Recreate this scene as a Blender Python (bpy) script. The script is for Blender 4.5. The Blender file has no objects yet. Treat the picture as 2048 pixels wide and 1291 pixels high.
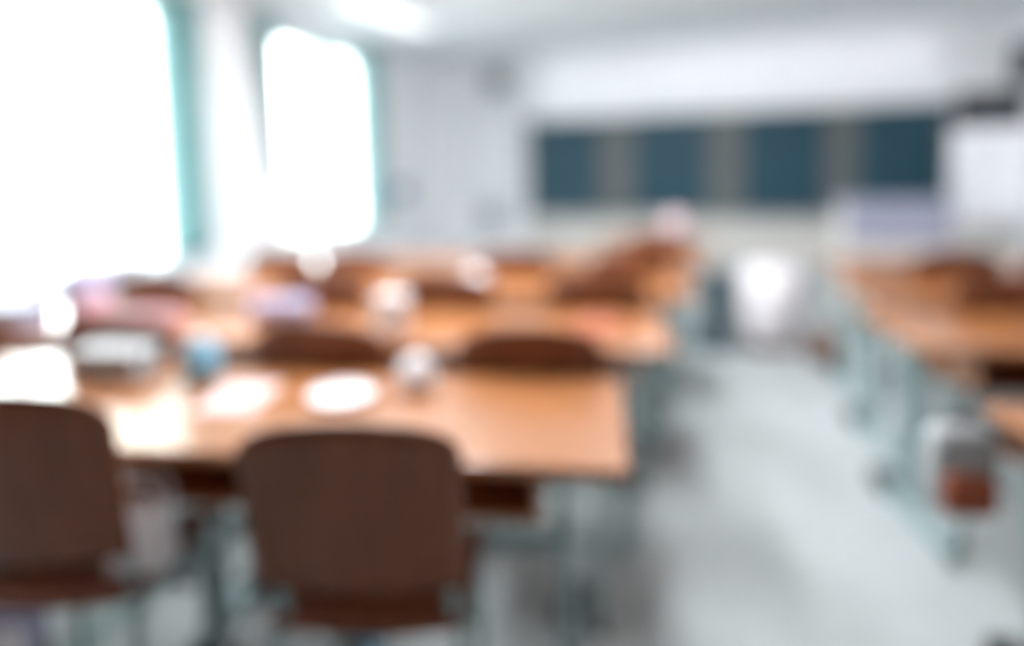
import bpy, bmesh, math, random
from mathutils import Vector, Matrix
random.seed(7)
S = bpy.context.scene
COL = S.collection

# ---------------------------------------------------------------- camera
F_PX, CX, CY, CAM_H = 1300.0, 1024.0, 449.0, 1.33
PITCH, ROLL = math.radians(5.0), math.radians(1.2)
YAW = math.atan(476 / F_PX * math.cos(PITCH))
fw = Vector((-math.sin(YAW)*math.cos(PITCH), math.cos(YAW)*math.cos(PITCH), -math.sin(PITCH)))
r0 = Vector((math.cos(YAW), math.sin(YAW), 0)); u0 = r0.cross(fw)
rt = r0*math.cos(ROLL) - u0*math.sin(ROLL); up = u0*math.cos(ROLL) + r0*math.sin(ROLL)
cam_d = bpy.data.cameras.new('camera'); cam = bpy.data.objects.new('camera', cam_d); COL.objects.link(cam)
M = Matrix((rt, up, -fw)).transposed().to_4x4(); M.translation = (0, 0, CAM_H)
cam.matrix_world = M
cam_d.sensor_width = 36.0; cam_d.lens = F_PX/2048*36
cam_d.shift_y = (CY - 645.5)/2048
cam_d.clip_start = .02
cam_d.dof.use_dof = True
cam_d.dof.focus_distance = 0.52
cam_d.dof.aperture_fstop = 0.63
S.camera = cam
# ---------------------------------------------------------------- daylight, exposure
S.view_settings.view_transform = 'Standard'; S.view_settings.look = 'None'
S.view_settings.gamma = 1; S.view_settings.use_curve_mapping = False
S.view_settings.exposure = 2.45
world = bpy.data.worlds.new('sky'); S.world = world; world.use_nodes = True
bg = world.node_tree.nodes['Background']
bg.inputs[0].default_value = (.90, .96, 1.0, 1); bg.inputs[1].default_value = 3.8
S.cycles.max_bounces = 10; S.cycles.diffuse_bounces = 8
# windows on the left wall: (y0, y1)
SILL, HEAD = .66, 2.62
LX, RX, FY, BY, CEIL, WT = -4.1, 2.72, 8.2, -2.2, 2.78, .28
WINS = [(5.0, 6.42), (1.45, 3.80)]
for a, b in WINS:
    ld = bpy.data.lights.new('window_portal', 'AREA'); ld.shape = 'RECTANGLE'
    ld.size = HEAD-SILL; ld.size_y = b-a; ld.cycles.is_portal = True
    lo = bpy.data.objects.new('window_portal', ld); COL.objects.link(lo)
    lo.location = (LX-.15, (a+b)/2, (SILL+HEAD)/2); lo.rotation_euler = (0, -math.pi/2, 0)

# ---------------------------------------------------------------- materials
def mat(name, col, rough=.5, coat=0, metal=0, noise=0, nscale=20, stretch=(1, 1, 1), col2=None, bump=0, spec=.5):
    m = bpy.data.materials.new(name); m.use_nodes = True
    nt = m.node_tree; b = nt.nodes['Principled BSDF']
    b.inputs['Base Color'].default_value = (*col, 1); b.inputs['Roughness'].default_value = rough
    b.inputs['Metallic'].default_value = metal; b.inputs['Coat Weight'].default_value = coat
    b.inputs['Coat Roughness'].default_value = .08
    b.inputs['Specular IOR Level'].default_value = spec
    tc = nt.nodes.new('ShaderNodeTexCoord'); mp = nt.nodes.new('ShaderNodeMapping')
    mp.inputs['Scale'].default_value = stretch
    nt.links.new(tc.outputs['Object'], mp.inputs[0])
    nz = nt.nodes.new('ShaderNodeTexNoise'); nz.inputs['Scale'].default_value = nscale
    nz.inputs['Detail'].default_value = 4
    nt.links.new(mp.outputs[0], nz.inputs['Vector'])
    c2 = col2 or tuple(c*(1-noise) for c in col)
    rp = nt.nodes.new('ShaderNodeValToRGB')
    rp.color_ramp.elements[0].position = .35; rp.color_ramp.elements[1].position = .65
    rp.color_ramp.elements[0].color = (*c2, 1); rp.color_ramp.elements[1].color = (*col, 1)
    nt.links.new(nz.outputs['Fac'], rp.inputs[0]); nt.links.new(rp.outputs[0], b.inputs['Base Color'])
    if bump:
        bp = nt.nodes.new('ShaderNodeBump'); bp.inputs['Strength'].default_value = bump
        bp.inputs['Distance'].default_value = .004
        nt.links.new(nz.outputs['Fac'], bp.inputs['Height']); nt.links.new(bp.outputs[0], b.inputs['Normal'])
    return m
M_wall = mat('white_plaster', (.93, .925, .945), .8, noise=.02, nscale=3, bump=.05)
M_ceil = mat('ceiling_paint', (.80, .81, .83), .85, noise=.04, nscale=2)
M_floor = mat('grey_linoleum', (.45, .49, .50), .42, noise=.10, nscale=5, spec=.4)
M_dado = mat('cream_paint', (.66, .62, .58), .6, noise=.05, nscale=4)
M_base = mat('grey_skirting', (.42, .46, .47), .5, noise=.05)
M_desk = mat('honey_laminate', (.40, .155, .052), .28, coat=.6, nscale=6, stretch=(1, 9, 4), col2=(.33, .125, .04))
M_chair = mat('brown_plywood', (.20, .060, .022), .42, coat=.15, nscale=5, stretch=(7, 2, 1), col2=(.15, .045, .016))
M_teal = mat('pale_teal_steel', (.30, .42, .43), .4, noise=.06)
M_black = mat('black_plastic', (.015, .016, .018), .5, noise=.1)
M_curt = mat('teal_fabric', (.34, .54, .54), .8, nscale=30, stretch=(1, 8, .2), noise=.1)
M_frame = mat('pale_green_paint', (.55, .72, .70), .45, noise=.04)
M_slate = mat('slate_board', (.022, .068, .10), .40, nscale=4, noise=.12, spec=.3)
M_olive = mat('grey_board_frame', (.115, .125, .125), .5, noise=.08)
M_alu = mat('aluminium', (.55, .55, .58), .35, metal=.6, noise=.05)
M_white = mat('white_laminate', (.92, .91, .94), .4, noise=.03)
M_paper = mat('paper', (.93, .92, .95), .7, noise=.03)
M_lav = mat('lavender_fabric', (.52, .50, .70), .8, noise=.1)
M_pink = mat('pink_fabric', (.74, .42, .45), .8, noise=.1)
M_blue = mat('sky_blue_fabric', (.25, .55, .75), .7, noise=.1)
M_gry = mat('grey_fabric', (.30, .32, .32), .8, noise=.12)
M_lgry = mat('light_grey_fabric', (.45, .47, .48), .8, noise=.12)
M_rust = mat('rust_fabric', (.34, .09, .04), .8, noise=.12)
M_dteal = mat('dark_teal_plastic', (.012, .05, .07), .6, noise=.1)
M_brown = mat('dark_brown_wood', (.20, .11, .08), .5, nscale=6, stretch=(1, 1, 6), noise=.25)
M_rose = mat('rose_paper', (.72, .55, .54), .7, noise=.04)
M_cover = mat('radiator_paint', (.50, .53, .56), .6, noise=.04)
M_bin = mat('off_white_plastic', (.78, .74, .77), .4, noise=.03)
M_lavl = mat('lavender_grey_laminate', (.33, .33, .42), .5, noise=.03)
M_ink = mat('grey_ink', (.30, .32, .42), .8, noise=.05)
M_navy = mat('navy_plastic', (.07, .10, .25), .5, noise=.05)
M_dark = mat('charcoal_felt', (.035, .04, .05), .9, noise=.1)
M_leaf = mat('spring_leaves', (.12, .17, .05), .8, nscale=4, col2=(.08, .13, .03))
M_bark = mat('bark', (.10, .07, .05), .9, nscale=12, noise=.4)
M_grass = mat('paving', (.34, .34, .33), .9, nscale=8, noise=.3)
def glass():
    m = bpy.data.materials.new('window_glass'); m.use_nodes = True; nt = m.node_tree
    nt.nodes.clear(); o = nt.nodes.new('ShaderNodeOutputMaterial'); mx = nt.nodes.new('ShaderNodeMixShader')
    t = nt.nodes.new('ShaderNodeBsdfTransparent'); g = nt.nodes.new('ShaderNodeBsdfGlossy')
    t.inputs[0].default_value = (.97, .99, .98, 1); g.inputs['Roughness'].default_value = .02
    lw = nt.nodes.new('ShaderNodeLayerWeight'); lw.inputs[0].default_value = .12
    nt.links.new(lw.outputs['Fresnel'], mx.inputs[0]); nt.links.new(t.outputs[0], mx.inputs[1])
    nt.links.new(g.outputs[0], mx.inputs[2]); nt.links.new(mx.outputs[0], o.inputs[0]); return m
M_glass = glass()
def lamp():
    m = bpy.data.materials.new('lit_diffuser'); m.use_nodes = True
    b = m.node_tree.nodes['Principled BSDF']; b.inputs['Base Color'].default_value = (.9, .9, .9, 1)
    b.inputs['Emission Color'].default_value = (.95, .98, 1, 1); b.inputs['Emission Strength'].default_value = 14
    return m
M_fill = lamp()  # strong glow for the added ceiling fill lights
M_wash = lamp(); M_wash.node_tree.nodes['Principled BSDF'].inputs['Emission Strength'].default_value = .20
# translucent curtain: daylight comes through the cloth
nt = M_curt.node_tree; b = nt.nodes['Principled BSDF']; o = nt.nodes['Material Output']
tr = nt.nodes.new('ShaderNodeBsdfTranslucent'); tr.inputs[0].default_value = (.40, .62, .64, 1)
mx = nt.nodes.new('ShaderNodeMixShader'); mx.inputs[0].default_value = .35
nt.links.new(b.outputs[0], mx.inputs[1]); nt.links.new(tr.outputs[0], mx.inputs[2]); nt.links.new(mx.outputs[0], o.inputs[0])

# ---------------------------------------------------------------- mesh helpers
def link(name, bm, m, parent=None, smooth=False):
    me = bpy.data.meshes.new(name); bmesh.ops.recalc_face_normals(bm, faces=bm.faces[:]); bm.to_mesh(me); bm.free()
    me.materials.append(m)
    if smooth:
        for p in me.polygons: p.use_smooth = True
    o = bpy.data.objects.new(name, me); COL.objects.link(o)
    if parent: o.parent = parent
    return o
def box(bm, x0, x1, y0, y1, z0, z1, bev=0, mtx=None):
    r = bmesh.ops.create_cube(bm, size=1); vs = r['verts']
    for v in vs: v.co = Vector((x0+(v.co.x+.5)*(x1-x0), y0+(v.co.y+.5)*(y1-y0), z0+(v.co.z+.5)*(z1-z0)))
    if bev:
        es = list({e for v in vs for e in v.link_edges})
        r2 = bmesh.ops.bevel(bm, geom=es, offset=bev, segments=3, affect='EDGES', profile=.5)
        vs = list(set(r2['verts']) | {v for v in vs if v.is_valid})
    if mtx: bmesh.ops.transform(bm, matrix=mtx, verts=vs)
    return bm
def nb(): return bmesh.new()
def tube(bm, pts, r, n=10, closed=False):
    pts = [Vector(p) for p in pts]; rings = []; N = len(pts)
    ref = None
    for i, p in enumerate(pts):
        a = pts[i-1] if i > 0 else p; c = pts[i+1] if i < N-1 else p
        d = (c-a).normalized()
        if ref is None: ref = d.orthogonal().normalized()
        s = (ref - d*ref.dot(d)).normalized(); ref = s; t = d.cross(s)
        rings.append([bm.verts.new(p+s*math.cos(k*2*math.pi/n)*r+t*math.sin(k*2*math.pi/n)*r) for k in range(n)])
    for i in range(N-1):
        for k in range(n):
            bm.faces.new((rings[i][k], rings[i][(k+1) % n], rings[i+1][(k+1) % n], rings[i+1][k]))
    bm.faces.new(rings[0]); bm.faces.new(rings[-1]); return bm
def arc(pts, rad=.03, seg=4):
    """round the corners of a polyline"""
    P = [Vector(p) for p in pts]; out = [P[0]]
    for i in range(1, len(P)-1):
        a = (P[i-1]-P[i]); c = (P[i+1]-P[i]); q = min(rad, a.length*.45, c.length*.45)
        A = P[i]+a.normalized()*q; B = P[i]+c.normalized()*q
        for k in range(seg+1):
            t = k/seg; out.append(A*(1-t)**2 + P[i]*2*t*(1-t) + B*t*t)
    out.append(P[-1]); return out
def lathe(bm, prof, n=28, cx=0, cy=0):
    rings = [[bm.verts.new((cx+r*math.cos(k*2*math.pi/n), cy+r*math.sin(k*2*math.pi/n), z)) for k in range(n)] for r, z in prof]
    for i in range(len(rings)-1):
        for k in range(n): bm.faces.new((rings[i][k], rings[i][(k+1) % n], rings[i+1][(k+1) % n], rings[i+1][k]))
    bm.faces.new(rings[0]); bm.faces.new(rings[-1]); return bm
def sheet(bm, fn, nu, nv, th):
    """thick curved panel; fn(u,v) -> point, offset th along local normal y"""
    g = [[[bm.verts.new(Vector(fn(i/nu, j/nv)) + Vector(s)) for j in range(nv+1)] for i in range(nu+1)] for s in ((0, 0, 0), th)]
    for i in range(nu):
        for j in range(nv):
            bm.faces.new((g[0][i][j], g[0][i+1][j], g[0][i+1][j+1], g[0][i][j+1]))
            bm.faces.new((g[1][i][j], g[1][i][j+1], g[1][i+1][j+1], g[1][i+1][j]))
    for i in range(nu):
        bm.faces.new((g[0][i][0], g[1][i][0], g[1][i+1][0], g[0][i+1][0])); bm.faces.new((g[0][i][nv], g[0][i+1][nv], g[1][i+1][nv], g[1][i][nv]))
    for j in range(nv):
        bm.faces.new((g[0][0][j], g[0][0][j+1], g[1][0][j+1], g[1][0][j])); bm.faces.new((g[0][nu][j], g[1][nu][j], g[1][nu][j+1], g[0][nu][j+1]))
    return bm
def struct(name, bm, m, parent=None):
    o = link(name, bm, m, parent)
    if not parent: o['kind'] = 'structure'
    return o
def tag(o, label, cat, group=None):
    o['label'] = label; o['category'] = cat
    if group: o['group'] = group
    return o
def thing(name, label, cat, loc=(0, 0, 0), rz=0, group=None):
    o = bpy.data.objects.new(name, None); COL.objects.link(o); o.location = loc
    o.rotation_euler = (0, 0, rz); o.empty_display_size = .1
    return tag(o, label, cat, group)
def dup(root, label, loc, rz=0):
    r = root.copy(); COL.objects.link(r); r.location = loc; r.rotation_euler = (0, 0, rz); r['label'] = label
    for ch in list(root.children):
        c = ch.copy(); COL.objects.link(c); c.parent = r
        for g in list(ch.children):
            d = g.copy(); COL.objects.link(d); d.parent = c
    return r

# ---------------------------------------------------------------- room shell
struct('floor', box(nb(), LX-WT, RX+.15, BY-.15, FY+.15, -.1, 0), M_floor)
struct('ceiling', box(nb(), LX-WT, RX+.15, BY-.15, FY+.15, CEIL, CEIL+.12), M_ceil)
struct('wall_front', box(nb(), LX-WT, RX+.15, FY, FY+.15, 0, CEIL), M_wall)
struct('wall_back', box(nb(), LX-WT, RX+.15, BY-.15, BY, 0, CEIL), M_brown)
struct('wall_right', box(nb(), RX, RX+.15, BY, FY, 0, CEIL), M_wall)
bm = nb()
box(bm, LX-WT, LX, BY, FY, 0, SILL); box(bm, LX-WT, LX, BY, FY, HEAD, CEIL)
ys = sorted([BY, FY] + [v for w in WINS for v in w])
for i in range(0, len(ys), 2): box(bm, LX-WT, LX, ys[i], ys[i+1], SILL, HEAD)
struct('wall_left', bm, M_wall)
struct('baseboard_front', box(nb(), LX, RX, FY-.02, FY, 0, .10), M_base)
struct('baseboard_left', box(nb(), LX, LX+.02, BY, FY-.02, 0, .10), M_base)
struct('baseboard_right', box(nb(), RX-.02, RX, BY, FY-.02, 0, .10), M_base)
struct('trim_1', box(nb(), -2.75, RX-.02, FY-.012, FY, .10, .66), M_dado)
for i, (a, b) in enumerate(WINS):
    w = bpy.data.objects.new('window_%d' % (i+1), None); COL.objects.link(w); w['kind'] = 'structure'
    w.location = (LX-.12, (a+b)/2, SILL)
    h = HEAD-SILL; hw = (b-a)/2
    bm = nb()
    for y0, y1, z0, z1 in ((-hw, -hw+.06, 0, h), (hw-.06, hw, 0, h), (-hw, hw, 0, .06), (-hw, hw, h-.06, h),
                           (-.03, .03, .06, h-.06)):
        box(bm, 0, .06, y0, y1, z0, z1)
    link('window_frame', bm, M_frame, w)
    for s in (-1, 1):
        y0, y1 = sorted((s*.03, s*(hw-.06)))
        pn = link('window_pane', box(nb(), .026, .032, y0, y1, .06, h-.06), M_glass, w)
        link('window_handle', box(nb(), .06, .09, s*.05-.012, s*.05+.012, h*.42, h*.42+.12, .004), M_alu, w)
    link('window_sill', box(nb(), .065, .133, -hw+.002, hw-.002, 0, .03, .006), M_white, w)

# ---------------------------------------------------------------- curtains
def curtain(y0, y1, z0, z1, label, y0b=None, y1b=None, grp=None):
    y0b = y0 if y0b is None else y0b; y1b = y1 if y1b is None else y1b
    t = thing('curtain', label, 'curtain', (LX+.11, (y0+y1)/2, z0), 0, grp)
    ym = (y0+y1)/2; nf = 5
    def fn(u, v):
        k = v; A = y0b+(y0-y0b)*k; B = y1b+(y1-y1b)*k
        return (.035*math.sin(u*nf*2*math.pi)*(.6+.4*v), A+(B-A)*u-ym, v*(z1-z0))
    link('curtain_cloth', sheet(nb(), fn, 50, 14, (.004, 0, 0)), M_curt, t, True)
    hd = nb(); box(hd, -.04, .04, y0-ym, y1-ym, z1-z0, z1-z0+.05, .008)
    link('heading_tape', hd, M_frame, t)
    return t
G = 'teal curtains beside the windows'
curtain(3.62, 4.03, .72, 2.66, 'teal curtain gathered between the big left window and the white pier', grp=G)
curtain(4.60, 4.90, 1.25, 2.66, 'short dark teal curtain tapering down the near side of the narrow window', 4.83, 4.92, grp=G)
curtain(6.24, 6.64, .72, 2.66, 'pale teal curtain hanging at the far side of the narrow window', grp=G)

for y0, y1, w in ((1.3, 4.05, 'over the big left window'), (4.55, 6.70, 'over the narrow left window')):
    t = thing('curtain_rail', 'pale curtain rail ' + w, 'curtain rail', (LX, (y0+y1)/2, 2.735))
    h = (y1-y0)/2
    link('rail', box(nb(), .085, .135, -h, h, -.024, .0, .004), M_white, t)
    for q in (-h+.1, h-.1): link('bracket', box(nb(), 0, .11, q-.012, q+.012, 0, .03, .004), M_alu, t)

# ---------------------------------------------------------------- radiator cover under the big window
rc = thing('radiator_cover', 'long pale grey radiator cover under the big left window', 'radiator cover', (LX+.17, 2.35, 0))
link('cover_body', box(nb(), -.14, .12, -1.2, 1.2, .08, .69, .01), M_cover, rc)
link('cover_top', box(nb(), -.15, .15, -1.22, 1.22, .69, .72, .008), M_cover, rc)
bm = nb()
for k in range(22): box(bm, .12, .13, -1.1+k*.1, -1.04+k*.1, .18, .54)
link('cover_grille', bm, M_lgry, rc)
for s in (-1.1, 1.1): link('cover_foot', box(nb(), -.08, .08, s-.03, s+.03, 0, .08, .004), M_alu, rc)

# ---------------------------------------------------------------- chairs
def make_chair(label):
    t = thing('school_chair', label, 'chair', group='brown wooden school chairs')
    def seat(u, v):
        x = (u-.5)*.41; y = -.17+v*.38
        return (x*(1-.10*(1-v)), y, .435 + .02*(2*u-1)**2 - .012*math.sin(v*math.pi) - (.03*max(0, v-.85)/.15)**1*.6)
    link('seat', sheet(nb(), seat, 12, 10, (0, 0, .014)), M_chair, t, True)
    def back(u, v):
        s = 2*u-1; wx = .208*(1-.05*(1-v)) * (1 if v < .9 else 1-.05*((v-.9)/.1)**2)
        top = .895 - .028*abs(s)**1.8 - .02*abs(s)**10; bot = .55 + .008*s*s
        return (s*wx, -.205 - .045*v + .022*s*s, bot+(top-bot)*v)
    link('backrest', sheet(nb(), back, 16, 10, (0, -.012, 0)), M_chair, t, True)
    for s in (-1, 1):
        # rear leg runs on up as the back post
        fl = link('leg', tube(nb(), arc([(s*.18, .19, .022), (s*.175, .15, .43), (s*.175, .0, .427)], .05), .0125), M_teal, t, True)
        link('foot_cap', tube(nb(), [(s*.18, .19, 0), (s*.18, .19, .03)], .017), M_black, fl)
        rl = link('leg', tube(nb(), arc([(s*.19, -.235, .022), (s*.185, -.17, .40), (s*.175, -.12, .428), (s*.175, .0, .427)], .04), .0125), M_teal, t, True)
        link('foot_cap', tube(nb(), [(s*.19, -.235, 0), (s*.19, -.235, .03)], .017), M_black, rl)
        link('back_post', tube(nb(), arc([(s*.165, -.10, .428), (s*.165, -.145, .46), (s*.165, -.185, .74)], .03), .010), M_teal, t, True)
    link('stretcher', tube(nb(), [(-.18, -.195, .24), (.18, -.195, .24)], .009), M_teal, t)
    return t
ROWN = ['nearest', 'second', 'third', 'fourth']
first_chair = [None]
def chair(x, y, rz, label):
    if first_chair[0] is None:
        c = make_chair(label); c.location = (x, y, 0); c.rotation_euler = (0, 0, rz); first_chair[0] = c; return c
    return dup(first_chair[0], label, (x, y, 0), rz)

# ---------------------------------------------------------------- tables
def make_table(w, d, label, name='school_table'):
    t = thing(name, label, 'table', group='honey coloured school tables')
    link('tabletop', box(nb(), -w/2, w/2, -d/2, d/2, .735, .76, .006), M_desk, t)
    for s in (-1, 1):
        x = s*(w/2-.15)
        bm = nb()
        for yy in (.12, .20): tube(bm, [(x, yy, .05), (x, yy, .70)], .018)
        box(bm, x-.025, x+.025, -d/2+.12, d/2+.15, .03, .065, .01)
        box(bm, x-.02, x+.02, -d/2+.06, d/2-.06, .70, .734, .005)
        lg = link('leg', bm, M_teal, t)
        for e in (1,):
            yy = d/2+.10
            link('foot_cap', box(nb(), x-.042, x+.042, yy-.065, yy+.065, 0, .075, .015), M_black, lg)
    link('crossbar', box(nb(), -w/2+.17, w/2-.17, d/2-.075, d/2-.045, .30, .35, .006), M_teal, t)
    bm = nb()
    box(bm, -w/2+.18, w/2-.18, -d/2+.08, d/2-.10, .60, .612); box(bm, -w/2+.18, w/2-.18, d/2-.112, d/2-.10, .612, .734)
    for s in (-1, 0, 1): box(bm, s*(w/2-.186)-.006, s*(w/2-.186)+.006, -d/2+.08, d/2-.112, .612, .734)
    link('book_shelf', bm, M_desk, t)
    for s in (-1, 1): link('bag_hook', tube(nb(), arc([(s*(w/2-.05), 0, .733), (s*(w/2-.02), 0, .70), (s*(w/2-.005), 0, .68), (s*(w/2+.004), 0, .70)], .01), .004, 6), M_alu, t)
    return t
SK = math.radians(12)                          # every table and chair stands slightly skewed to the aisle
RW = math.radians(12)                         # and the rows themselves a little more
CS, SN = math.cos(RW), math.sin(RW)
def along(x0, y0, dx, dy=0): return (x0+dx*CS-dy*SN, y0+dx*SN+dy*CS)
LEFT = [1.44, 2.27, 3.12, 3.95]; RIGHT = [1.50, 2.49, 3.22, 3.95]
XL, XRS = -.26, [.58, .46, .46, .46]
tab = None; stab = None
for k in range(4):
    for j in (0, 1):
        lab = 'honey coloured school table, %s row left of the aisle, %s' % (ROWN[k], ('touching the aisle', 'on the window side')[j])
        x, y = along(XL, LEFT[k], -.65-1.34*j)
        if tab is None: tab = make_table(1.3, .54, lab); tab.location = (x, y, 0); tab.rotation_euler = (0, 0, SK)
        else: dup(tab, lab, (x, y+(.07 if k == 0 else 0), 0), SK)
for k in range(4):
    XR = XRS[k]
    x, y = along(XR, RIGHT[k], .65)
    dup(tab, 'honey coloured school table, %s row right of the aisle, touching the aisle' % ROWN[k], (x, y, 0), SK)
    if k:
        x, y = along(XR, RIGHT[k], 1.34+.40)
        lab = 'short honey coloured table by the right wall, %s row' % ROWN[k]
        if stab is None:
            stab = make_table(.80, .54, lab, 'short_school_table'); stab['group'] = 'short school tables'
            stab.location = (x, y, 0); stab.rotation_euler = (0, 0, SK)
        else: dup(stab, lab, (x, y, 0), SK)
SEATL = [('at the aisle end', -.425), ('second from the aisle', -1.05), ('third from the aisle', -1.765), ('nearest the windows', -2.39)]
PULL_L = [-.10, -.27, -.25, -.25]
for k in range(4):
    for j, (w, dx) in enumerate(SEATL):
        if k == 0 and j > 1: continue
        if k > 1 and j == 2: dx = (-1.59, -1.95)[k-2]
        x, y = ((-.735, 1.17), (-1.39, 1.0))[j] if k == 0 else along(XL, LEFT[k], dx, PULL_L[k] + (.07 if k == 1 and j > 1 else random.uniform(-.01, .02)))
        c = chair(x, y, SK + (math.radians((5, 8)[j]) if k == 0 else random.uniform(-.02, .02)),
              'brown wooden school chair, %s row left of the aisle, %s' % (ROWN[k], w))
        if k == 0 and j == 1: c.scale = (1, 1, 1.05)     # a slightly taller chair
SEATR = [('at the aisle end', .40), ('second from the aisle', .89), ('by the right wall', 1.74)]
for k in range(4):
    for j, (w, dx) in enumerate(SEATR):
        if k == 0 and j > 0: continue
        x, y = along(XRS[k], RIGHT[k], dx, (-.24 if k == 1 and j < 2 else -.185)+random.uniform(-.01, .01))
        chair(x, y, SK+random.uniform(-.02, .02), 'brown wooden school chair, %s row right of the aisle, %s' % (ROWN[k], w))
# a last single desk at the aisle, far end of the left block
t = make_table(.80, .46, 'small single desk at the far end of the left block by the aisle', 'single_desk'); t.location = (-.66, 4.86, 0)
t.rotation_euler = (0, 0, SK); del t['group']
chair(-.618, 4.664, SK, 'brown wooden chair tucked under the small single desk at the far end')

# ---------------------------------------------------------------- blackboard
bb = thing('blackboard', 'wide four panel slate blackboard on the front wall', 'blackboard', (-.35, FY-.03, .70))
link('board_frame', box(nb(), -2.34, 2.33, -.03, .03, .02, 1.23, .008), M_olive, bb)
for x0, x1, dz in ((-2.28, -1.46, 0), (-.97, -.14, .02), (.31, 1.13, 0), (1.51, 2.27, .02)):
    p = link('board_panel', box(nb(), x0, x1, -.055, -.03, .06, 1.20+dz, .004), M_slate, bb)
    for z in (.055, 1.185+dz): link('panel_edge', box(nb(), x0, x1, -.062, -.055, z, z+.015), M_olive, p)
link('chalk_tray', box(nb(), -2.30, 2.20, -.12, -.03, -.01, .02, .006), M_alu, bb)
for x in (-2.34, 2.33):
    link('side_rail', box(nb(), x-.03, x+.03, -.06, .03, -.02, 1.25, .006), M_olive, bb)

bl = thing('added_board_light', 'long white lamp added above the blackboard to brighten the wall', 'lamp', (-.30, FY, 2.38))  # added lamp bar, brightens the front wall and the band over the board
link('light_housing', box(nb(), -2.2, 2.2, -.16, -.06, 0, .06, .012), M_white, bl)
link('light_diffuser', box(nb(), -2.17, 2.17, -.15, -.07, .06, .068, .002), M_wash, bl)
link('lower_diffuser', box(nb(), -2.17, 2.17, -.15, -.07, -.008, 0, .002), M_wash, bl)
for q in (-1.8, -.6, .6, 1.8): link('bracket', box(nb(), q-.02, q+.02, -.062, 0, .01, .05, .003), M_alu, bl)

# charcoal pinboard right of the board
pb = thing('pinboard', 'charcoal pinboard in the corner right of the blackboard', 'pinboard', (2.38, FY-.02, .95))
link('felt', box(nb(), -.30, .28, -.015, .02, 0, 1.05), M_dark, pb)
bm = nb()
for a in ((-.32, -.30, 0, 1.05), (.28, .30, 0, 1.05), (-.32, .30, -.02, 0), (-.32, .30, 1.05, 1.07)): box(bm, a[0], a[1], -.02, .02, a[2], a[3])
link('pinboard_frame', bm, M_black, pb)

# flip chart with written paper
fc = thing('flip_chart', 'white flip chart with written sheet standing right of the blackboard', 'flip chart', (2.10, 7.2, 0), math.radians(-6))
link('board', box(nb(), -.30, .34, 0, .025, .74, 1.62, .01), M_white, fc)
pd = link('paper_pad', box(nb(), -.28, .32, -.012, 0, .78, 1.58), M_paper, fc)
bm = nb(); random.seed(3)
for k in range(11): box(bm, -.23, .05+random.random()*.22, -.0135, -.012, 1.46-k*.058, 1.468-k*.058)
link('handwriting', bm, M_ink, pd)
link('clamp', box(nb(), -.29, .33, -.02, .03, 1.60, 1.64, .006), M_alu, fc)
for a, bb_ in (((-.25, .03, 1.5), (-.33, -.22, 0)), ((.29, .03, 1.5), (.37, -.22, 0)), ((.02, .03, 1.55), (.02, .45, 0))):
    link('leg', tube(nb(), [bb_, a], .014), M_alu, fc)
link('pen_tray', box(nb(), -.28, .32, -.06, 0, .72, .74, .004), M_alu, fc)

# white notice panel left of the board, speaker over it, small box below
wb = thing('notice_board', 'white upright notice board between the corner and the blackboard', 'notice board', (-3.26, FY-.02, .92))
link('panel', box(nb(), -.37, .37, -.015, .02, 0, 1.24, .004), M_paper, wb)
bm = nb()
for a in ((-.39, -.37, -.02, 1.26), (.37, .39, -.02, 1.26), (-.37, .37, -.02, 0), (-.37, .37, 1.24, 1.26)): box(bm, a[0], a[1], -.025, .02, a[2], a[3])
link('notice_frame', bm, M_alu, wb)
sp = thing('wall_speaker', 'grey wall speaker above the white notice board', 'speaker', (-3.12, FY-.09, 2.32))
link('speaker_case', box(nb(), -.13, .13, -.08, .09, 0, .30, .02), M_lgry, sp)
link('speaker_grille', box(nb(), -.11, .11, -.088, -.08, .02, .28, .003), M_gry, sp)
sp2 = thing('corner_speaker', 'black loudspeaker high in the front right corner', 'speaker', (2.56, 7.85, 2.05), math.radians(-20))
link('speaker_case', box(nb(), -.11, .11, -.10, .10, 0, .40, .02), M_black, sp2)
link('speaker_grille', box(nb(), -.10, .10, -.108, -.10, .02, .38, .003), M_dark, sp2)
link('bracket', box(nb(), .03, .07, .10, .28, .18, .22), M_alu, sp2)
dp = thing('towel_dispenser', 'small grey dispenser under the white notice board', 'dispenser', (-3.25, FY-.07, .55))
link('case', box(nb(), -.14, .14, -.06, .07, 0, .26, .02), M_lgry, dp)
link('slot', box(nb(), -.09, .09, -.063, -.06, .03, .06), M_gry, dp)
fb = thing('call_point', 'small navy box on the wall past the narrow window', 'wall box', (LX+.04, 7.18, .98))
link('box_case', box(nb(), -.04, .05, -.12, .12, 0, .17, .015), M_navy, fb)
link('box_button', box(nb(), .05, .056, -.03, .03, .05, .11, .003), M_white, fb)

# ---------------------------------------------------------------- teacher's desk
td = thing('teacher_desk', 'pale lavender grey fronted teacher desk before the blackboard on the right', 'desk', (1.12, 6.15, 0))
link('desk_top', box(nb(), -.40, .40, -.28, .28, .97, 1.0, .008), M_lavl, td)
link('front_panel', box(nb(), -.38, .38, -.26, -.24, .66, .97, .004), M_lavl, td)
bm = nb(); box(bm, -.38, -.36, -.24, .26, .08, .97); box(bm, .36, .38, -.24, .26, .08, .97); box(bm, -.36, .36, -.24, -.225, .12, .66)
link('desk_carcass', bm, M_dado, td)
link('plinth', box(nb(), -.37, .37, -.22, .24, 0, .08), M_brown, td)
link('inner_shelf', box(nb(), -.36, .36, -.22, .24, .55, .57), M_dado, td)

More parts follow.
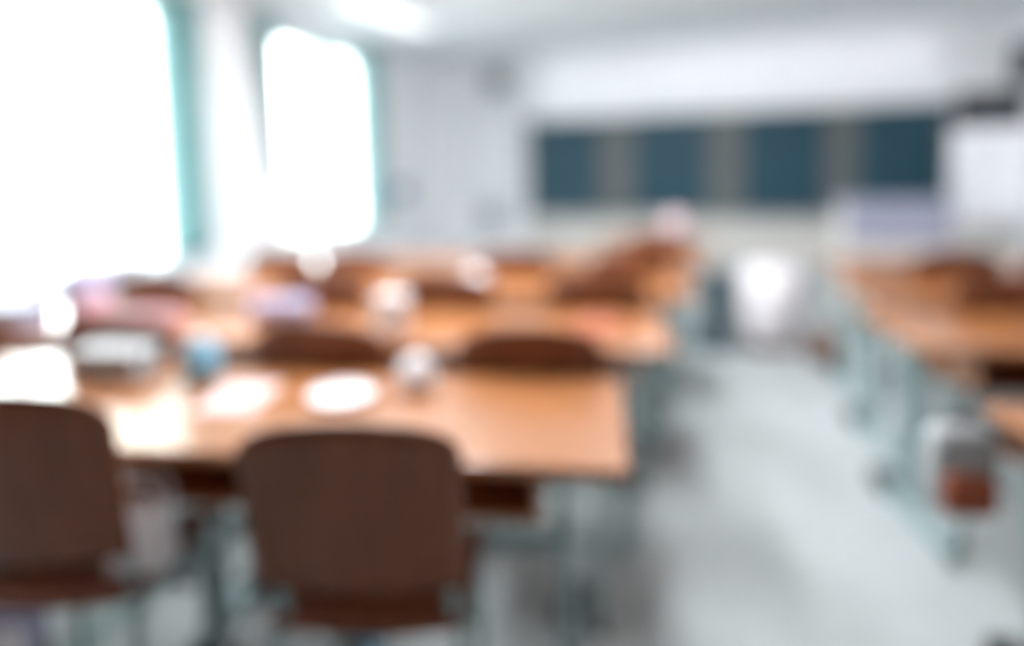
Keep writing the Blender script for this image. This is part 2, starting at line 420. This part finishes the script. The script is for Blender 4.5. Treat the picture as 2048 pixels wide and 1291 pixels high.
# ---------------------------------------------------------------- things at the end of the aisle
rb = thing('rounded_bin', 'big white rounded bin on a brown base at the aisle end', 'bin', (.155, 4.95, 0))
link('bin_base', lathe(nb(), [(.17, 0), (.185, .01), (.185, .05), (.17, .06)], 36), M_brown, rb, True)
link('bin_body', lathe(nb(), [(.17, .06), (.205, .10), (.235, .22), (.245, .36), (.235, .48), (.215, .54), (.20, .55)], 40), M_bin, rb, True)
link('bin_lid', lathe(nb(), [(.205, .55), (.21, .565), (.19, .59), (.12, .61), (.02, .618)], 40), M_bin, rb, True)
link('lid_knob', lathe(nb(), [(.02, .618), (.022, .63), (.012, .64)], 16), M_alu, rb, True)
sb = thing('slim_bin', 'narrow dark teal bin left of the white rounded bin', 'bin', (-.205, 4.85, 0))
link('bin_body', box(nb(), -.09, .09, -.14, .14, .0, .50, .02), M_dteal, sb)
link('bin_lid', box(nb(), -.095, .095, -.145, .145, .50, .55, .015), M_dteal, sb)
link('lid_flap', box(nb(), -.05, .05, -.152, -.145, .505, .54, .003), M_black, sb)
ds = thing('school_bag', 'small dark brown bag slumped right of the white rounded bin', 'bag', (.47, 4.66, 0), .2)
link('bag_body', box(nb(), -.10, .10, -.08, .08, 0, .20, .05), M_brown, ds, True)
link('bag_handle', tube(nb(), arc([(-.05, 0, .19), (-.04, 0, .25), (.04, 0, .25), (.05, 0, .19)], .03), .008), M_black, ds)

# ---------------------------------------------------------------- bags
def backpack(loc, rz, s, m, mp, label, hang=False):
    t = thing('backpack', label, 'backpack', loc, rz)
    def blob(x0, x1, y0, y1, z0, z1, bev):
        return box(nb(), x0*s, x1*s, y0*s, y1*s, z0*s, z1*s, bev*s)
    link('bag_body', blob(-.15, .15, -.08, .08, 0, .42, .07), m, t, True)
    link('front_pocket', blob(-.11, .11, -.14, -.075, .03, .22, .03), mp, t, True)
    link('top_handle', tube(nb(), arc([(-.04*s, .04*s, .41*s), (-.035*s, .04*s, .46*s), (.035*s, .04*s, .46*s), (.04*s, .04*s, .41*s)], .03*s), .008*s), M_black, t)
    for q in (-1, 1):
        link('shoulder_strap', tube(nb(), arc([(q*.07*s, .075*s, .38*s), (q*.09*s, .13*s, .30*s), (q*.10*s, .12*s, .12*s), (q*.10*s, .078*s, .04*s)], .06*s), .014*s), m, t, True)
    link('zip', tube(nb(), arc([(-.125*s, -.083*s, .22*s), (-.10*s, -.083*s, .36*s), (.10*s, -.083*s, .36*s), (.125*s, -.083*s, .22*s)], .05*s), .004*s, 6), M_black, t)
    return t
def paper_bag(loc, rz, w, d, h, m, label):
    t = thing('paper_bag', label, 'bag', loc, rz)
    bm = nb(); n = 8
    def prof(z): k = z/h; return w/2*(1-.06*k), d/2*(1-.35*k)
    rings = []
    for i in range(n+1):
        z = h*i/n; a, b_ = prof(z)
        rings.append([bm.verts.new(p) for p in ((-a, -b_, z), (a, -b_, z), (a, 0, z), (a, b_, z), (-a, b_, z), (-a, 0, z))])
        if 0 < i: rings[-1][2].co.x -= .02*i/n; rings[-1][5].co.x += .02*i/n
    for i in range(n):
        for k in range(6): bm.faces.new((rings[i][k], rings[i][(k+1) % 6], rings[i+1][(k+1) % 6], rings[i+1][k]))
    bm.faces.new(rings[0])
    ob = link('bag_body', bm, m, t)
    sm = ob.modifiers.new('thickness', 'SOLIDIFY'); sm.thickness = .002
    for q in (-1, 1):
        y = q*(d/2*.65+.002)
        link('bag_handle', tube(nb(), arc([(-.06, y, h-.02), (-.05, y, h+.06), (.05, y, h+.06), (.06, y, h-.02)], .04), .004, 6), M_paper, t)
    return t
paper_bag((-1.225, .985, .488), .35, .12, .07, .14, M_paper, 'upright white paper bag on the seat of the leftmost near chair')
backpack((-1.92, 1.12, 0), .5, .55, M_lav, M_paper, 'pale lavender backpack on the floor under the nearest left table')
backpack((-2.20, 1.16, 0), -.2, .60, M_blue, M_paper, 'sky blue backpack on the floor at the left picture edge')
backpack((-1.18, 1.12, 0), .2, .45, M_black, M_black, 'small black backpack on the floor between the two nearest chairs')
backpack((-1.10, 1.66, 0), .1, .5, M_pink, M_lav, 'pink backpack with lavender pocket on the floor behind the nearest middle chair')
backpack((-.98, 1.40, 0), .0, .4, M_blue, M_lgry, 'small blue bag with grey pocket under the nearest table at the aisle')
backpack((.44, 1.62, .56), math.radians(10), .46, M_lgry, M_rust, 'light grey backpack with rust pocket hung at the nearest right table')

hung = [o for o in bpy.data.objects if o.get('label', '').startswith('light grey backpack')][0]
a_ = Vector((.43, 1.64, .765)); b_ = Vector((.573, 1.52, .695))
inv = (Matrix.Translation(hung.location) @ Matrix.Rotation(math.radians(10), 4, 'Z')).inverted()
link('hanging_loop', tube(nb(), arc([inv @ p for p in (Vector((.43, 1.63, .75)), Vector((.45, 1.62, .775)), Vector((.55, 1.54, .74)), b_)], .02), .005, 8), M_black, hung)

# ---------------------------------------------------------------- things on the tables
TZ = .7605
def carton(loc, rz, sx, sy, sz, m, label, name='storage_box', cat='box'):
    t = thing(name, label, cat, loc, rz)
    link('box_body', box(nb(), -sx/2, sx/2, -sy/2, sy/2, 0, sz*.8, .006), m, t)
    link('box_lid', box(nb(), -sx/2-.005, sx/2+.005, -sy/2-.005, sy/2+.005, sz*.8, sz, .005), m, t)
    return t
def pouch(loc, rz, L, r, m, label):
    t = thing('pencil_case', label, 'pencil case', loc, rz)
    bm = nb(); tube(bm, [(-L/2, 0, r), (-L/2+.015, 0, r), (L/2-.015, 0, r), (L/2, 0, r)], r, 16)
    link('case_body', bm, m, t, True)
    link('zip', box(nb(), -L/2+.02, L/2-.02, -.003, .003, r*2-.002, r*2+.002), M_alu, t)
    return t
def cup(loc, m, label, h=.10, r=.04):
    t = thing('drinking_cup', label, 'cup', loc)
    link('cup_body', lathe(nb(), [(r*.72, 0), (r*.75, .003), (r, h-.003), (r, h), (r*.92, h), (r*.68, .008)], 24), m, t, True)
    return t
def bottle(loc, m, mc, label, h=.2, r=.035):
    t = thing('water_bottle', label, 'bottle', loc)
    link('bottle_body', lathe(nb(), [(r*.9, 0), (r, .01), (r, h*.68), (r*.8, h*.78), (r*.4, h*.86), (r*.4, h*.9)], 24), m, t, True)
    link('bottle_cap', lathe(nb(), [(r*.45, h*.9), (r*.45, h*.99), (r*.4, h)], 20), mc, t, True)
    return t
def crumple(loc, r, m, label, sz=1.0):
    bm = nb(); bmesh.ops.create_icosphere(bm, subdivisions=3, radius=r)
    rr = random.Random(int(r*1e4))
    for v in bm.verts:
        v.co *= 1+rr.uniform(-.13, .10); v.co.z = max(v.co.z*sz, -r*.6*sz)+r*.6*sz
    o = link('paper_ball', bm, m); o.location = loc
    return tag(o, label, 'paper')
crumple((-.81, 1.47, TZ), .05, M_paper, 'white crumpled paper ball on the far edge of the nearest table', 1.1)
bottle((-1.42, 1.36, TZ), M_blue, M_white, 'light blue bottle on the nearest table left of the middle chair', .13, .05)
sheetp = tag(link('paper_sheet', box(nb(), -.075, .075, -.105, .105, 0, .002), M_rose), 'sheet of pale pink paper lying on the nearest table by the blue bottle', 'paper'); sheetp.location = (-1.22, 1.28, TZ); sheetp.rotation_euler = (0, 0, .3)
carton((-1.70, 1.32, TZ), .2, .21, .12, .085, M_lgry, 'flat grey box at the far edge of the nearest window side table')
carton((-1.16, 1.95, TZ), .3, .10, .07, .14, M_paper, 'upright white box on the second table left of the aisle')
pouch((-1.70, 2.03, TZ), .3, .22, .045, M_lav, 'lavender pencil case on the second row table near the chair gap')
pl = thing('reflection_plate', 'round white plate standing in for the window reflection on the nearest table', 'plate', (-.955, 1.345, TZ))  # white disc added where the narrow window's reflection falls on the tabletop
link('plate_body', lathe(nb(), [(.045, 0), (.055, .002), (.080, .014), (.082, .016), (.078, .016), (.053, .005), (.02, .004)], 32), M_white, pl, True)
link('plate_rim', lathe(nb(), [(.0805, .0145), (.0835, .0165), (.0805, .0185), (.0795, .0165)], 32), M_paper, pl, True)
crumple((-1.25, 2.92, TZ), .05, M_paper, 'white crumpled paper on the third row table left of the aisle', 1.0)
backpack((-2.36, 1.74, TZ), 1.2, .55, M_lav, M_pink, 'lavender and pink schoolbag lying on the second window side table')
pouch((-2.08, 1.76, TZ), .2, .24, .04, M_pink, 'pink pencil case on the second window side table beside the schoolbag')
carton((-2.66, 1.66, TZ), .1, .22, .16, .10, M_lavl, 'lavender grey lidded box on the second window side table at its far left')
backpack((-.50, 4.88, TZ), .1, .50, M_rose, M_lav, 'pale pink bag standing on the small single desk at the far end')
for k, (x, y, r) in enumerate(((-.50, 2.24, .1), (-.55, 3.05, -.2))):
    n = tag(link('exercise_book', box(nb(), -.08, .08, -.11, .11, 0, .010, .002), (M_rust, M_desk)[k]), ('rust coloured exercise book on the second row aisle table', 'tan exercise book on the third row aisle table')[k], 'book'); n.location = (x, y, TZ); n.rotation_euler = (0, 0, r)
carton((LX+.17, 3.1, .722), 0, .20, .30, .06, M_lavl, 'lavender box file lying on the radiator cover')

pouch((-1.41, .97, .484), .2, .13, .052, M_lav, 'lavender pencil case on the seat of the leftmost near chair')
pouch((-1.54, .88, .484), 1.2, .13, .052, M_blue, 'sky blue pencil case on the seat of the leftmost near chair')
carton((-.84, 1.08, .462), .3, .07, .05, .05, M_blue, 'small light blue box on the seat of the nearest middle chair')
# ---------------------------------------------------------------- ceiling lights
cl = None
for k, (x, y) in enumerate(((-3.0, 5.2), (-3.0, 2.4))):
    lab = 'softly lit white ceiling light ' + ('above the window side seats by the narrow window', 'over the window side near the camera')[k]
    if cl is None:
        cl = thing('ceiling_light', lab, 'ceiling light', (x, y, CEIL), 0, 'softly lit ceiling lights on the window side')
        link('light_housing', box(nb(), -.12, .12, -.65, .65, -.06, 0, .01), M_white, cl)
        link('light_diffuser', box(nb(), -.10, .10, -.62, .62, -.085, -.06, .01), M_wash, cl)
    else: dup(cl, lab, (x, y, CEIL))
cl = None
for k, (x, y) in enumerate(((-1.3, 2.0), (-1.9, 3.35), (-.5, 3.45))):  # unseen ceiling lamps, added to brighten the room
    lab = 'added ceiling fill light, out of view, ' + ('over the nearest left tables', 'over the window side of the third left row', 'over the aisle end of the third left row')[k]
    if cl is None:
        cl = thing('ceiling_fill', lab, 'ceiling light', (x, y, CEIL), 0, 'added fill lights on the ceiling, out of view')
        link('light_housing', box(nb(), -.12, .12, -.65, .65, -.06, 0, .01), M_white, cl)
        link('light_diffuser', box(nb(), -.10, .10, -.62, .62, -.085, -.06, .01), M_fill, cl)
    else: dup(cl, lab, (x, y, CEIL))

# ---------------------------------------------------------------- outside the windows
struct('ground', box(nb(), -40, LX-WT-.02, -20, 40, -1.6, -1.5), M_grass)
def tree(x, y, h, r, label):
    t = thing('leafy_tree', label, 'tree', (x, y, -1.5), 0, 'trees outside the windows')
    link('trunk', tube(nb(), [(0, 0, 0), (.05, .02, h*.4), (.0, .05, h*.75)], .16, 12), M_bark, t, True)
    bm = nb(); rr = random.Random(int(x*10+y))
    for k in range(1500):
        a = rr.uniform(0, 2*math.pi); q = rr.uniform(-1, 1); rad = r*(rr.random()**.4)
        c = Vector((rad*math.sqrt(1-q*q)*math.cos(a), rad*math.sqrt(1-q*q)*math.sin(a), h*.85+rad*q*.8))
        n = Vector((rr.gauss(0, 1), rr.gauss(0, 1), rr.gauss(0, 1))).normalized(); s = n.orthogonal().normalized()*.16; w = n.cross(s)*.6
        vs = [bm.verts.new(c-s), bm.verts.new(c+w+n*.03), bm.verts.new(c+s), bm.verts.new(c-w+n*.03)]
        bm.faces.new(vs)
    link('foliage', bm, M_leaf, t)
tree(-13, 11.5, 7.6, 2.4, 'leafy tree outside the big left window')
tree(-15, 22.5, 8.5, 2.6, 'leafy tree outside the narrow window')
